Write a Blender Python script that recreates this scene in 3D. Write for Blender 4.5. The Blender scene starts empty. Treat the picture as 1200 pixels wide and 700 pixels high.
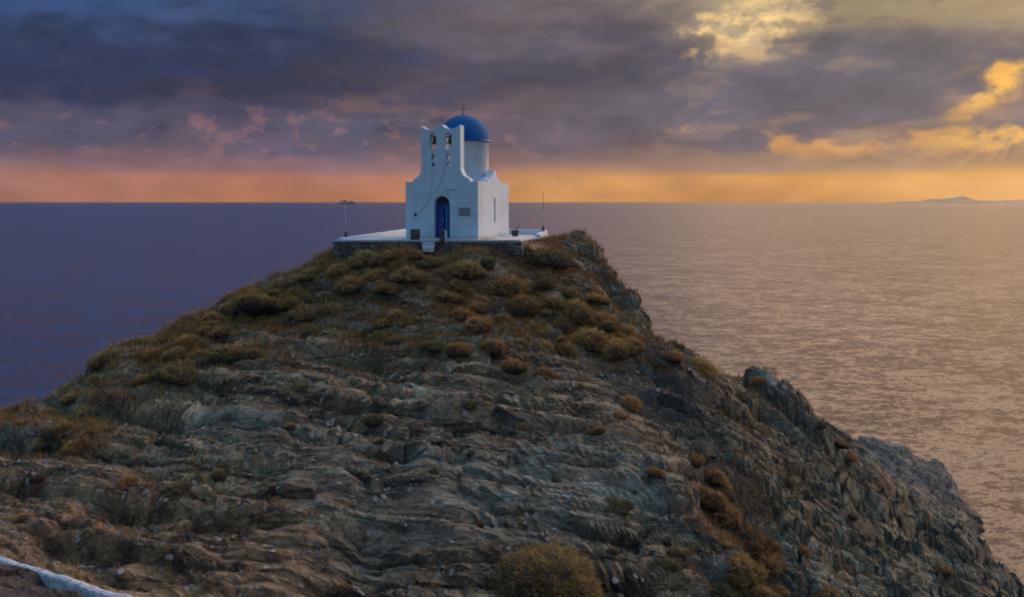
import bpy, bmesh, math, random
import numpy as np
from mathutils import Vector, Matrix
from mathutils.bvhtree import BVHTree
random.seed(7)
RAD = math.radians
S = bpy.context.scene
COL = S.collection

# ------------------------------------------------------------------ helpers
def link(o, parent=None):
    COL.objects.link(o)
    if parent is not None: o.parent = parent
    return o
def tag(o, label=None, cat=None, group=None, kind=None):
    if label: o['label'] = label
    if cat: o['category'] = cat
    if group: o['group'] = group
    if kind: o['kind'] = kind
    return o
def empty(name, loc=(0, 0, 0), rz=0):
    o = bpy.data.objects.new(name, None); o.location = loc; o.rotation_euler = (0, 0, rz)
    o.empty_display_size = .3
    return link(o)
def copy_tree(o, parent=None):
    c = o.copy(); COL.objects.link(c); c.parent = parent
    for ch in list(o.children): copy_tree(ch, c)
    return c
def mesh_obj(name, bm, mat, parent=None, smooth=False):
    me = bpy.data.meshes.new(name); bmesh.ops.recalc_face_normals(bm, faces=bm.faces); bm.to_mesh(me); bm.free()
    if smooth:
        for p in me.polygons: p.use_smooth = True
    for m in (mat if isinstance(mat, (list, tuple)) else [mat]): me.materials.append(m)
    return link(bpy.data.objects.new(name, me), parent)
def box(bm, c, s, rz=0, bev=0):
    r = bmesh.ops.create_cube(bm, size=1)
    vs = r['verts']
    bmesh.ops.scale(bm, vec=s, verts=vs)
    if bev:
        es = list({e for v in vs for e in v.link_edges})
        q = bmesh.ops.bevel(bm, geom=es, offset=bev, segments=2, affect='EDGES', profile=.6)
        vs = list({v for f in q['faces'] for v in f.verts} | {v for v in vs if v.is_valid})
    bmesh.ops.rotate(bm, cent=(0, 0, 0), matrix=Matrix.Rotation(rz, 3, 'Z'), verts=vs)
    bmesh.ops.translate(bm, vec=c, verts=vs)
def tube(bm, pts, r, seg=8, r2=None):
    rings = []
    n = len(pts)
    for i, p in enumerate(pts):
        p = Vector(p)
        d = (Vector(pts[min(i + 1, n - 1)]) - Vector(pts[max(i - 1, 0)])).normalized()
        a = d.orthogonal().normalized(); b = d.cross(a)
        rr = r if r2 is None else r + (r2 - r) * i / (n - 1)
        rings.append([bm.verts.new(p + (a * math.cos(t) + b * math.sin(t)) * rr) for t in [2 * math.pi * k / seg for k in range(seg)]])
    for A, B in zip(rings, rings[1:]):
        # match orientation of neighbouring rings
        off = min(range(seg), key=lambda k: (A[0].co - B[k].co).length)
        for k in range(seg):
            bm.faces.new((A[k], A[(k + 1) % seg], B[(k + 1 + off) % seg], B[(k + off) % seg]))
    bm.faces.new(rings[0][::-1]); bm.faces.new(rings[-1])
def lathe(bm, prof, c=(0, 0, 0), seg=32):
    rings = []
    for r, z in prof:
        if r < 1e-5: rings.append([bm.verts.new((c[0], c[1], c[2] + z))])
        else: rings.append([bm.verts.new((c[0] + r * math.cos(2 * math.pi * k / seg), c[1] + r * math.sin(2 * math.pi * k / seg), c[2] + z)) for k in range(seg)])
    for A, B in zip(rings, rings[1:]):
        for k in range(seg):
            k2 = (k + 1) % seg
            if len(A) == 1 and len(B) == 1: continue
            if len(A) == 1: bm.faces.new((A[0], B[k], B[k2]))
            elif len(B) == 1: bm.faces.new((A[k], A[k2], B[0]))
            else: bm.faces.new((A[k], A[k2], B[k2], B[k]))
def plate(name, outline, holes, thick, mat, parent, mtx, bev=.015):
    """a wall slab cut from an outline with openings; outline lies in x,z; front face at y=0, back at y=thick"""
    cu = bpy.data.curves.new(name, 'CURVE'); cu.dimensions = '2D'; cu.fill_mode = 'BOTH'
    for loop in [outline] + holes:
        sp = cu.splines.new('POLY'); sp.points.add(len(loop) - 1)
        for p, q in zip(sp.points, loop): p.co = (q[0], q[1], 0, 1)
        sp.use_cyclic_u = True
    cu.extrude = thick / 2 - bev; cu.bevel_depth = bev; cu.bevel_resolution = 1; cu.offset = -bev
    tmp = bpy.data.objects.new('tmp', cu); COL.objects.link(tmp)
    dg = bpy.context.evaluated_depsgraph_get()
    me = bpy.data.meshes.new_from_object(tmp.evaluated_get(dg))
    bpy.data.objects.remove(tmp); bpy.data.curves.remove(cu)
    me.name = name
    me.transform(mtx @ Matrix.Translation((0, thick / 2, 0)) @ Matrix.Rotation(math.pi / 2, 4, 'X'))
    me.materials.clear(); me.materials.append(mat)
    for p in me.polygons: p.use_smooth = False
    return link(bpy.data.objects.new(name, me), parent)
def arch(x0, x1, z0, z1, n=12):
    """round headed opening"""
    r = (x1 - x0) / 2; cx = (x0 + x1) / 2; zc = z1 - r
    return [(x0, z0), (x1, z0)] + [(cx + r * math.cos(math.pi * k / n), zc + r * math.sin(math.pi * k / n)) for k in range(n + 1)]
def arc(p, q, bulge, n=7):
    """points from p to q excluded ends, sagging by bulge"""
    out = []
    dx, dz = q[0] - p[0], q[1] - p[1]; L = math.hypot(dx, dz); nx, nz = -dz / L, dx / L
    for k in range(1, n):
        t = k / n; b = bulge * 4 * t * (1 - t)
        out.append((p[0] + dx * t + nx * b, p[1] + dz * t + nz * b))
    return out

# ------------------------------------------------------------------ node expressions
class V:
    def __init__(s, nt, sock): s.nt = nt; s.k = sock
    def _m(s, op, *a, clamp=False):
        n = s.nt.nodes.new('ShaderNodeMath'); n.operation = op; n.use_clamp = clamp
        for i, q in enumerate((s,) + a):
            if isinstance(q, V): s.nt.links.new(q.k, n.inputs[i])
            else: n.inputs[i].default_value = q
        return V(s.nt, n.outputs[0])
    def __add__(s, o): return s._m('ADD', o)
    def __radd__(s, o): return s._m('ADD', o)
    def __sub__(s, o): return s._m('SUBTRACT', o)
    def __rsub__(s, o): return (s * -1) + o
    def __mul__(s, o): return s._m('MULTIPLY', o)
    def __rmul__(s, o): return s._m('MULTIPLY', o)
    def __truediv__(s, o): return s._m('DIVIDE', o)
    def sat(s): return s._m('ADD', 0.0, clamp=True)
    def ss(s, a, b, x=0, y=1):
        n = s.nt.nodes.new('ShaderNodeMapRange'); n.interpolation_type = 'SMOOTHSTEP'
        s.nt.links.new(s.k, n.inputs[0])
        for i, q in enumerate((a, b, x, y)): n.inputs[i + 1].default_value = q
        return V(s.nt, n.outputs[0])
    def ramp(s, stops, mode='LINEAR'):
        n = s.nt.nodes.new('ShaderNodeValToRGB'); n.color_ramp.interpolation = mode
        e = n.color_ramp.elements
        e[0].position, e[0].color = stops[0][0], (*stops[0][1], 1)
        e[1].position, e[1].color = stops[-1][0], (*stops[-1][1], 1)
        for p, c in stops[1:-1]:
            x = e.new(p); x.color = (*c, 1)
        s.nt.links.new(s.k, n.inputs[0]); return V(s.nt, n.outputs[0])
def attr(nt, name):
    n = nt.nodes.new('ShaderNodeAttribute'); n.attribute_name = name; return V(nt, n.outputs['Fac'])
def xyz(nt, v):
    n = nt.nodes.new('ShaderNodeSeparateXYZ'); nt.links.new(v.k, n.inputs[0]); return [V(nt, o) for o in n.outputs]
def vec(nt, *a):
    n = nt.nodes.new('ShaderNodeCombineXYZ')
    for i, q in enumerate(a):
        if isinstance(q, V): nt.links.new(q.k, n.inputs[i])
        else: n.inputs[i].default_value = q
    return V(nt, n.outputs[0])
def coord(nt, which='Object'):
    n = nt.nodes.new('ShaderNodeTexCoord'); return V(nt, n.outputs[which])
def noise(nt, v, scale, detail=4, rough=.55, color=False, dist=0):
    n = nt.nodes.new('ShaderNodeTexNoise'); n.inputs['Scale'].default_value = scale
    n.inputs['Detail'].default_value = detail; n.inputs['Roughness'].default_value = rough; n.inputs['Distortion'].default_value = dist
    nt.links.new(v.k, n.inputs['Vector']); return V(nt, n.outputs['Color' if color else 'Fac'])
def voro(nt, v, scale, feature='F1', out='Distance'):
    n = nt.nodes.new('ShaderNodeTexVoronoi'); n.feature = feature; n.inputs['Scale'].default_value = scale
    nt.links.new(v.k, n.inputs['Vector']); return V(nt, n.outputs[out])
def mix(nt, f, a, b, mode='MIX'):
    n = nt.nodes.new('ShaderNodeMix'); n.data_type = 'RGBA'; n.blend_type = mode; n.clamp_factor = True
    for i, q in ((0, f), (6, a), (7, b)):
        if isinstance(q, V): nt.links.new(q.k, n.inputs[i])
        else: n.inputs[i].default_value = q if i == 0 else (*q, 1)
    return V(nt, n.outputs[2])
def mat(name, rough=.8, col=(.5, .5, .5)):
    m = bpy.data.materials.new(name); m.use_nodes = True; nt = m.node_tree
    b = nt.nodes['Principled BSDF']; b.inputs['Roughness'].default_value = rough; b.inputs['Base Color'].default_value = (*col, 1)
    return m, nt, b
def bump(nt, b, h, strength, dist):
    n = nt.nodes.new('ShaderNodeBump'); n.inputs['Strength'].default_value = strength; n.inputs['Distance'].default_value = dist
    nt.links.new(h.k, n.inputs['Height']); nt.links.new(n.outputs[0], b.inputs['Normal'])
def setc(nt, b, c, inp='Base Color'): nt.links.new(c.k, b.inputs[inp])

# ------------------------------------------------------------------ materials
def stained(name, base, dark, rough, sc=1.6, amt=.5, bs=.3, bd=.01, fine=14, foot=None):
    m, nt, b = mat(name, rough)
    c = coord(nt); n = noise(nt, c, sc, 6, .6); x, y, z = xyz(nt, c)
    streak = noise(nt, vec(nt, x * 5, y * 5, z * .7), 1.5, 5, .6)
    f = (n.ss(.42, .72) * amt + streak.ss(.52, .75) * amt * .6).sat()
    col = mix(nt, f, base, dark)
    if foot is not None:      # rain splashed earth along the foot of the walls
        col = mix(nt, (z + noise(nt, c, 3, 4) * .5).ss(.22, .50, .65, 0), col, foot)
    setc(nt, b, col)
    bump(nt, b, noise(nt, c, fine, 6, .65) + noise(nt, c, 3, 3) * 1.5, bs, bd)
    return m
M = {}
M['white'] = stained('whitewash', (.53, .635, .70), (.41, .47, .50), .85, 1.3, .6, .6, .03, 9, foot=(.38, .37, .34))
M['floor'] = stained('whitewashed_paving', (.50, .52, .53), (.36, .35, .33), .85)
M['blue'] = stained('dome_blue_paint', (.001, .095, .27), (.003, .125, .29), .8, 1.2, .6, .15, .006)
M['blue'].node_tree.nodes['Principled BSDF'].inputs['Specular IOR Level'].default_value = .25
M['door'] = stained('door_blue_paint', (.006, .045, .26), (.004, .03, .17), .45, 3, .5, .1, .004)
M['leaf'] = stained('light_caught_door_blue', (.05, .17, .36), (.03, .12, .28), .5, 3, .5, .1, .004)  # door blue made paler: the light catching the open leaf is in the colour
M['iron'] = mat('dark_iron', .55, (.03, .028, .027))[0]
M['bronze'] = mat('old_bronze', .4, (.10, .065, .03))[0]; M['bronze'].node_tree.nodes['Principled BSDF'].inputs['Metallic'].default_value = .8
M['glass'] = mat('dark_glass', .1, (.01, .012, .015))[0]
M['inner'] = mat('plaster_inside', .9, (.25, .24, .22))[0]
M['rope'] = mat('hemp_rope', .9, (.34, .36, .38))[0]
M['pole'] = stained('pale_painted_pole', (.42, .46, .52), (.25, .25, .26), .5)
M['plaque'] = stained('grey_marble', (.26, .27, .27), (.17, .17, .17), .5, 6)
M['letter'] = mat('engraved_black', .7, (.05, .05, .05))[0]
M['clay'] = stained('dark_glazed_clay', (.05, .04, .035), (.03, .025, .02), .6)
M['twig'] = mat('dead_twigs', .95, (.035, .024, .016))[0]

def stone_wall_mat():
    m, nt, b = mat('dry_stone', .9)
    c = coord(nt); x, y, z = xyz(nt, c)
    w = noise(nt, c, 2.5, 3)
    v = vec(nt, x * 1.0 + w * .25, y * 1.0, z * 2.1 + w * .2)
    e = voro(nt, v, 3.2, 'DISTANCE_TO_EDGE'); cc = voro(nt, v, 3.2, 'F1', 'Color')
    r, g, bb = xyz(nt, cc)
    base = r.ramp([(0, (.10, .085, .065)), (.5, (.17, .15, .12)), (.8, (.22, .17, .11)), (1, (.30, .28, .25))])
    col = mix(nt, noise(nt, c, 9, 5).ss(.4, .7) * .5, base, (.09, .075, .055))
    col = mix(nt, e.ss(.0, .09, 1, 0), col, (.045, .038, .03))
    setc(nt, b, col); bump(nt, b, e.ss(0, .14) + noise(nt, c, 14, 5) * .4, .9, .05)
    return m
M['stone'] = stone_wall_mat()

def rock_mat():
    m, nt, b = mat('schist_rock', .93)
    c = coord(nt); x, y, z = xyz(nt, c)
    s = attr(nt, 'bed'); rt = attr(nt, 'broken'); veg = attr(nt, 'soil')
    wob = noise(nt, c, .45, 4)
    # thin beds: colour follows the bedding coordinate, stretched along it
    bed = vec(nt, x * .28, y * .28, s * 2.6 + wob * .5)
    n1 = noise(nt, bed, 1.1, 8, .66); n2 = noise(nt, bed, 4.6, 8, .68)
    big = noise(nt, c, .17, 4, .5); mid = noise(nt, c, 1.1, 6, .6); fine = noise(nt, c, 9, 6, .7)
    tone = (n1 * .60 + n2 * .44 + fine * .34 + mid * .22 - .30 + attr(nt, 'slab') * .16)
    base = tone.ramp([(.34, (.022, .019, .015)), (.44, (.112, .093, .062)), (.52, (.240, .208, .146)), (.60, (.37, .33, .245)), (.70, (.64, .58, .47))])
    # blue grey against ochre beds
    cool = mix(nt, (big.ss(.40, .60) * .7 + attr(nt, 'warm') * .9).sat(), (.88, .98, .97), (1.22, .96, .66))
    base = mix(nt, 1.0, base, cool, 'MULTIPLY')
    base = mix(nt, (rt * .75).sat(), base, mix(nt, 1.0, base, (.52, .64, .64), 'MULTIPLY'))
    # iron staining in patches that follow beds
    st = noise(nt, vec(nt, x * .5, y * .5, s * 1.1), .9, 5, .6)
    base = mix(nt, st.ss(.54, .68) * .6, base, (.25, .14, .068))
    # pale quartz chips
    q = voro(nt, vec(nt, x, y, z * 1.6), 3.2, 'F1'); q2 = noise(nt, c, .6, 3)
    base = mix(nt, q.ss(.06, .14, 1, 0) * q2.ss(.52, .62) * .8, base, (.50, .46, .40))
    # dark cracks
    cr = voro(nt, vec(nt, x * .7 + mid * .8, y * .7, z * 1.3 + fine * .15), 1.0, 'DISTANCE_TO_EDGE')
    base = mix(nt, cr.ss(0, .02, 1, 0) * mid.ss(.54, .64) * .5, base, (.03, .028, .024))
    # soil and litter lying on flatter ground
    g = nt.nodes.new('ShaderNodeNewGeometry'); nz = xyz(nt, V(nt, g.outputs['Normal']))[2]
    soilc = noise(nt, c, 2.6, 7, .65).ramp([(.3, (.05, .030, .014)), (.47, (.20, .105, .032)), (.57, (.36, .19, .05)), (.72, (.50, .29, .09))])
    f = (veg * 1.15 + (nz - .86) * 1.6 + (fine - .5) * 1.6 + (mid - .5) * 1.7).ss(.38, .78)
    base = mix(nt, f * (veg * .85 + .28).sat(), base, soilc)
    ea = attr(nt, 'earth'); base = mix(nt, ea, base, (fine * .6 + noise(nt, c, 5, 5, .7) * .4).ramp([(.35, (.03, .022, .018)), (.52, (.085, .062, .046)), (.62, (.14, .11, .085)), (.72, (.34, .31, .28))]))
    vn_ = attr(nt, 'vein'); base = mix(nt, (vn_ * .5).sat(), base, (.44, .33, .25)); base = mix(nt, (vn_ * -.8).sat(), base, (.045, .052, .060))
    # wet dark rock by the waterline
    base = mix(nt, (z + mid * 3).ss(1.1, 3.2, .9, 0), base, (.035, .022, .020))
    setc(nt, b, base)
    h = n1 * .8 + n2 * .6 + fine * .42 + mid * .4 + cr.ss(0, .06) * .25
    bump(nt, b, h, 1.0, .32)
    return m
M['rock'] = rock_mat()

def leaf_mat(name, lo, midc, hi, tip=None):
    m, nt, b = mat(name, .9)
    a = attr(nt, 'tone'); oi = nt.nodes.new('ShaderNodeObjectInfo'); r = V(nt, oi.outputs['Random'])
    t = (a * .75 + r * .25)
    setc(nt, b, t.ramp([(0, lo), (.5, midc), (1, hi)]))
    return m
M['olive'] = leaf_mat('olive_cushion_foliage', (.055, .045, .014), (.33, .215, .058), (.68, .48, .17))
M['brown'] = leaf_mat('dry_brown_foliage', (.06, .030, .010), (.40, .225, .06), (.74, .47, .16))
M['dark'] = leaf_mat('dark_scrub_foliage', (.035, .030, .012), (.16, .12, .04), (.34, .25, .085))
M['bigbush'] = leaf_mat('large_bush_foliage', (.06, .035, .012), (.30, .19, .052), (.52, .37, .13))
M['grass'] = leaf_mat('dead_grass', (.12, .065, .022), (.36, .20, .055), (.62, .42, .15))
M['stones'] = leaf_mat('loose_stone', (.11, .105, .09), (.24, .22, .18), (.46, .42, .36))

# ------------------------------------------------------------------ terrain
def _h(ix,iy,iz,s):
    h=(ix*374761393+iy*668265263+iz*2147483647*0+iz*1274126177+s*974634777)&0xFFFFFFFF
    h=((h^(h>>13))*1274126177)&0xFFFFFFFF
    h=(h^(h>>16))&0xFFFFFFFF
    return h
def vn(x,y,z=None,s=0):
    """gradient-like smooth value noise in [-1,1]"""
    if z is None: z=np.zeros_like(x)+.5
    xi=np.floor(x).astype(np.int64); yi=np.floor(y).astype(np.int64); zi=np.floor(z).astype(np.int64)
    fx=x-xi; fy=y-yi; fz=z-zi
    u=fx*fx*fx*(fx*(fx*6-15)+10); v=fy*fy*fy*(fy*(fy*6-15)+10); w=fz*fz*fz*(fz*(fz*6-15)+10)
    r=0
    for a in (0,1):
        for b in (0,1):
            for c in (0,1):
                h=_h(xi+a,yi+b,zi+c,s)
                gx=((h&1023)/511.5-1); gy=(((h>>10)&1023)/511.5-1); gz=(((h>>20)&1023)/511.5-1)
                r=r+(u if a else 1-u)*(v if b else 1-v)*(w if c else 1-w)*(gx*(fx-a)+gy*(fy-b)+gz*(fz-c))
    return r*1.5
def fbm(x,y,z=None,o=4,s=0,g=.5):
    r=0;a=1;t=0
    for k in range(o):
        r=r+a*vn(x*2**k+k*17.3,y*2**k-k*9.1,None if z is None else z*2**k+k*3.7,s+k); t+=a; a*=g
    return r/t
def ss(a,b,x):
    t=np.clip((x-a)/(b-a),0,1); return t*t*(3-2*t)
def cell(x,y,s=0):
    """voronoi: returns (f1, f2-f1, id random, cell centre)"""
    xi=np.floor(x).astype(np.int64); yi=np.floor(y).astype(np.int64)
    d1=np.full(x.shape,9.);d2=np.full(x.shape,9.);idr=np.zeros(x.shape);cx=np.zeros(x.shape);cy=np.zeros(x.shape)
    for a in (-1,0,1):
        for b in (-1,0,1):
            h=_h(xi+a,yi+b,xi*0,s)
            px=xi+a+(h&1023)/1023.; py=yi+b+((h>>10)&1023)/1023.; r=((h>>20)&1023)/1023.
            d=np.hypot(px-x,py-y); m=d<d1
            d2=np.where(m,d1,np.minimum(d2,d)); d1=np.where(m,d,d1)
            idr=np.where(m,r,idr);cx=np.where(m,px,cx);cy=np.where(m,py,cy)
    return d1,d2-d1,idr,cx,cy
def tps_fit(P,lam=.02):
    n=len(P); d=np.hypot(P[:,None,0]-P[None,:,0],P[:,None,1]-P[None,:,1])
    K=d  # linear kernel + small smoothing: taut surface, no overshoot
    A=np.zeros((n+3,n+3)); A[:n,:n]=-np.sqrt(d*d+1.5)-np.eye(n)*lam; A[:n,n]=1;A[n,:n]=1;A[:n,n+1:]=P[:,:2];A[n+1:,:n]=P[:,:2].T
    return np.linalg.solve(A,np.r_[P[:,2],0,0,0])
def tps(P,w,x,y):
    n=len(P); r=w[n]+w[n+1]*x+w[n+2]*y
    for i in range(n): r=r-w[i]*np.sqrt((x-P[i,0])**2+(y-P[i,1])**2+1.5)
    return r
def terrain(x,y,P,w):
    """world height plus sideways push for ledges; returns X,Y,Z,s(strata),rough"""
    z=tps(P,w,x,y)
    far=ss(24,50,y)*ss(2,12,x+0*y)            # the fractured right hand face
    right=ss(3.5,9.5,x-0.10*(y-40))*(1-.30*ss(74,84,y))
    near=ss(3,14,np.hypot(x,y))               # calm ground below the viewpoint
    plat=1-ss(0,2.2,np.maximum(np.maximum(-8.6-x,x-1.6),np.maximum(44.6-y,y-53.0)))  # under the terrace
    pathm=(1-ss(.8,2.6,np.hypot((x+9.5)/1.6,y-17)))
    calm=near*(1-.95*plat)*(1-.8*pathm)
    lo=fbm(x*.11,y*.11,o=3,s=5)
    z=z+calm*(  .42*fbm(x*.16,y*.16,o=3,s=11)+  .06*fbm(x*.5,y*.5,o=3,s=21))
    # bedding planes
    dip=.22*(-np.minimum(x+4,0))*-1
    D=np.where(x<-4,.20*(x+4),.10*(x+4))+.30*np.maximum(x-7,0)
    s=z+D+.45*(y-35)+.3*fbm(x*.10,y*.10,z*.2,o=2,s=31)
    A=calm*np.clip(.78+1.2*fbm(x*.22,y*.22,o=2,s=41),.25,1)*(1-.78*right)
    dz=0;push=0;slab=0
    for per,am,sd in ((2.0,.36,1),(.85,.80,2),(.36,.85,3),(.15,.6,4)):
        # vertical joints cut the beds into slabs that break off at different heights
        jx=x+.25*per*fbm(x/per*.7,y/per*.7,o=2,s=110+sd); jy=y+.25*per*fbm(x/per*.7+5,y/per*.7,o=2,s=115+sd)
        c1,ce,cr,_a,_b=cell((jx*.95+jy*.3)/(per*3.4),(jy*.95-jx*.3)/(per*1.9),120+sd)
        q=s/per+.12*fbm(x*.20/per**.5,y*.20/per**.5,s/per*.3,o=2,s=50+sd)+cr*(.75 if sd>1 else .4)
        k=np.floor(q); f=q-k
        thr=.72+.18*(((_h(k.astype(np.int64),k.astype(np.int64)*0,k.astype(np.int64)*0,sd))&255)/255.)
        st=ss(thr,1.0,f)
        loc=np.clip(.62+1.7*fbm(x*.4/per**.5+7*sd,y*.4/per**.5,o=2,s=60+sd),0,1)
        am=am*(1+(.6*ss(0,-7,x) if sd==1 else 0))
        dz=dz+A*am*loc*per*(st-f)-A*loc*per*.10*(1-ss(0,.05,ce))
        push=push+A*loc*am*per*.75*(ss(thr-.1,.93,f)*(1-ss(.95,1.0,f))-.3)
        slab=slab+((cr*7.7+k*.618)%1-.5)*(.3,.5,.5,.3)[sd-1]
    z1=z+dz
    # blocks on the right face: tilted facets at several sizes
    rr=right*calm
    for sc,am,sd in ((2.8,.80,1),(1.2,.62,2),(.5,.24,3)):
        wn=.45*sc*fbm(x/sc*.8,y/sc*.8,z/sc*.6,o=2,s=70+sd); wm=.45*sc*fbm(x/sc*.8+9,y/sc*.8,z/sc*.6,o=2,s=75+sd)
        u=(x*.80-y*.25+z*.45+wn)/(sc*1.5); v=(z*1.25+x*.55+y*.30+wm)/sc
        d1,e,r,cx,cy=cell(u,v,80+sd)
        tilt=((r*7.3)%1-.5)*(u-cx)*1.7+((r*13.7)%1-.5)*(v-cy)*1.3
        z1=z1+(rr+.05*calm)*am*((r-.5)*.5+tilt*1.15-.6*(1-ss(0,.10,e)))
    # crumble
    z1=z1+calm*(.07*fbm(x*2.6,y*2.6,o=3,s=90,g=.7))
    # downhill direction of the smooth form
    e=.6
    gx=(tps(P,w,x+e,y)-z)/e if False else np.gradient(z,axis=1)/np.gradient(x,axis=1)
    gy=np.gradient(z,axis=0)/np.gradient(y,axis=0)
    L=np.sqrt(gx*gx+gy*gy)+.25
    X=x-gx/L*push*.8; Y=y-gy/L*push*.8
    return X,Y,z1,s,right,slab
def axis(segs):
    out=[segs[0][0]]
    for a,b,d0,d1 in segs:
        x=a
        while x<b-1e-6:
            t=(x-a)/(b-a); x+=d0+(d1-d0)*t; out.append(min(x,b))
    return np.unique(np.round(out,4))

CONTROL = [[-4.61,44.8,29.82],
[-1.54,45.0,29.89],
[0.8,46.5,29.78],
[-8.9,45.5,29.2],
[-10.05,45.0,28.88],
[-11.63,44.5,28.46],
[-12.42,44.0,27.97],
[-13.49,43.5,27.52],
[-14.85,43.0,26.68],
[-15.58,42.5,26.15],
[-16.86,42.0,25.92],
[-17.69,41.5,25.27],
[-18.52,41.0,24.34],
[-19.74,40.5,23.51],
[-20.91,40.0,23.19],
[-22.48,39.0,22.54],
[-24.33,37.0,21.54],
[-16.83,32.0,22.95],
[-13.5,25.5,22.95],
[-16.78,28.0,22.57],
[-14.85,34.0,23.6],
[-12.75,29.0,22.76],
[-13.03,37.5,25.06],
[-11.38,32.5,23.39],
[-9.71,27.5,22.24],
[-10.62,41.0,26.93],
[-9.64,37.0,25.16],
[-8.28,31.5,23.1],
[-7.13,26.8,21.27],
[-7.23,42.0,27.9],
[-6.67,38.5,25.89],
[-6.02,34.5,24.09],
[-5.37,30.5,22.28],
[-4.88,27.5,20.73],
[-3.74,43.5,28.88],
[-3.5,40.5,26.99],
[-3.2,36.8,25.19],
[-2.85,32.5,23.1],
[-2.61,29.5,21.26],
[-2.5,28.2,20.45],
[0.0,44.5,28.8],
[0.0,41.0,26.93],
[0.0,37.2,25.12],
[0.0,33.0,22.97],
[0.0,30.0,21.08],
[0.0,28.7,20.24],
[4.0,46.5,28.26],
[3.63,42.0,26.07],
[3.39,39.0,24.79],
[3.02,34.5,22.56],
[2.74,31.0,20.72],
[2.66,30.0,19.71],
[7.21,41.5,24.32],
[6.48,37.0,21.87],
[5.46,32.5,20.17],
[7.85,34.2,19.86],
[7.21,32.5,18.68],
[10.63,39.5,17.98],
[9.32,37.5,16.64],
[11.77,45.0,21.69],
[10.8,41.0,19.67],
[17.53,50.0,17.87],
[15.9,45.0,15.62],
[15.26,43.0,14.38],
[24.71,56.0,12.13],
[23.07,52.0,10.69],
[31.33,62.0,7.17],
[1.97,51.0,29.87],
[4.25,49.5,29.17],
[4.72,49.0,28.14],
[6.06,48.5,27.13],
[6.47,48.0,25.94],
[6.31,46.5,25.52],
[7.96,46.0,25.19],
[10.19,47.0,23.97],
[12.63,48.5,23.28],
[14.41,49.5,22.45],
[16.0,51.0,20.67],
[18.51,53.0,19.19],
[20.57,55.0,16.99],
[23.22,57.5,14.97],
[26.37,60.0,13.31],
[27.8,61.0,12.45],
[30.56,63.0,10.27],
[32.33,65.0,8.22],
[34.58,67.0,6.14],
[36.21,68.0,4.01],
[35.01,99.0,7.99],
[37.18,99.0,7.9],
[38.53,98.0,7.89],
[40.72,97.0,7.01],
[42.89,96.0,5.55],
[43.75,95.5,3.8],
[5.6,51.8,26.3],
[7.4,50.6,23.8],
[4.2,52.6,27.6],
[-8.0,46.0,29.6],
[-8.0,50.0,29.5],
[-4.0,50.0,29.9],
[0.0,50.0,29.9],
[1.5,53.0,29.6],
[-4.0,45.3,29.7],
[-7.0,45.3,29.5],
[0.0,45.6,29.7],
[-6.0,54.0,29.3],
[-10.0,55.0,24.0],
[-6.0,62.0,22.0],
[0.0,62.0,22.0],
[5.0,60.0,20.0],
[-15.0,53.0,19.0],
[-19.0,50.0,17.0],
[-12.0,64.0,12.0],
[-26.0,48.0,10.0],
[-34.0,46.0,2.0],
[-24.0,62.0,0.0],
[-10.0,76.0,2.0],
[0.0,78.0,2.0],
[12.0,70.0,7.0],
[10.0,55.0,19.0],
[7.0,53.0,22.0],
[-30.0,80.0,-8.0],
[0.0,100.0,-9.0],
[-55.0,50.0,-14.0],
[-50.0,20.0,-6.0],
[-32.0,25.0,14.0],
[-22.0,22.0,22.0],
[16.0,58.0,14.0],
[22.0,66.0,9.0],
[28.0,74.0,4.0],
[36.0,76.0,-1.0],
[34.0,83.0,3.0],
[43.0,70.0,-5.0],
[60.0,75.0,-10.0],
[60.0,50.0,-8.0],
[46.0,40.0,-2.0],
[34.0,30.0,6.0],
[24.0,22.0,14.0],
[60.0,95.0,-8.0],
[54.0,98.0,-5.0],
[47.3,98.5,0.6],
[50.0,99.0,-1.5],
[44.5,93.0,0.3],
[44.0,90.0,-1.5],
[32.0,110.0,-6.0],
[36.0,105.0,1.0],
[46.0,104.0,0.0],
[12.0,90.0,-4.0],
[22.0,88.0,0.0],
[44.0,84.0,-2.0],
[0.0,0.0,30.3],
[-8.0,2.0,30.2],
[8.0,2.0,30.0],
[0.0,8.0,28.2],
[0.0,14.0,25.0],
[0.0,20.0,21.6],
[8.0,16.0,22.5],
[8.0,24.0,20.0],
[18.0,14.0,19.0],
[-9.0,13.0,25.6],
[-11.0,18.5,24.9],
[-7.0,18.0,24.3],
[-8.0,22.0,23.3],
[-18.0,14.0,25.5],
[0.0,-15.0,31.0],
[-20.0,-15.0,30.0],
[20.0,-15.0,27.0],
[50.0,0.0,8.0],
[-50.0,-10.0,18.0],
[60.0,-15.0,2.0]]
P = np.array(CONTROL, float); Wt = tps_fit(P)
ax_x = axis([(-75,-45,3,2),(-45,-25,1,.3),(-25,-20,.2,.1),(-20,12,.085,.085),(12,36,.09,.14),(36,52,.15,.25),(52,95,.6,3)])
ax_y = axis([(-25,2,2,.8),(2,17,.5,.14),(17,50,.085,.085),(50,66,.10,.16),(66,92,.5,.3),(92,104,.15,.2),(104,135,.5,3)])
gx_, gy_ = np.meshgrid(ax_x, ax_y)
TX, TY, TZ, Sb, Rt, Slab = terrain(gx_, gy_, P, Wt)
veg = ss(37.2, 40.8, gy_ - .10*(gx_+8)) * (1 - ss(3.5, 9, gx_-.1*(gy_-40))*.75) 
veg = np.maximum(veg, .75*ss(-13.2,-15.2,gx_+.9*fbm(gx_*.3,gy_*.3,o=2,s=3))*ss(33,36,gy_))
veg = np.clip(veg*(.72+1.1*fbm(gx_*.45,gy_*.45,o=3,s=4)),0,1)
veg = np.maximum(veg, .8*(1-ss(.8,2.2,np.hypot((gx_-9.2-.35*(gy_-38))/1.1,(gy_-36.5)/3.6))))   # gully on the right
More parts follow.
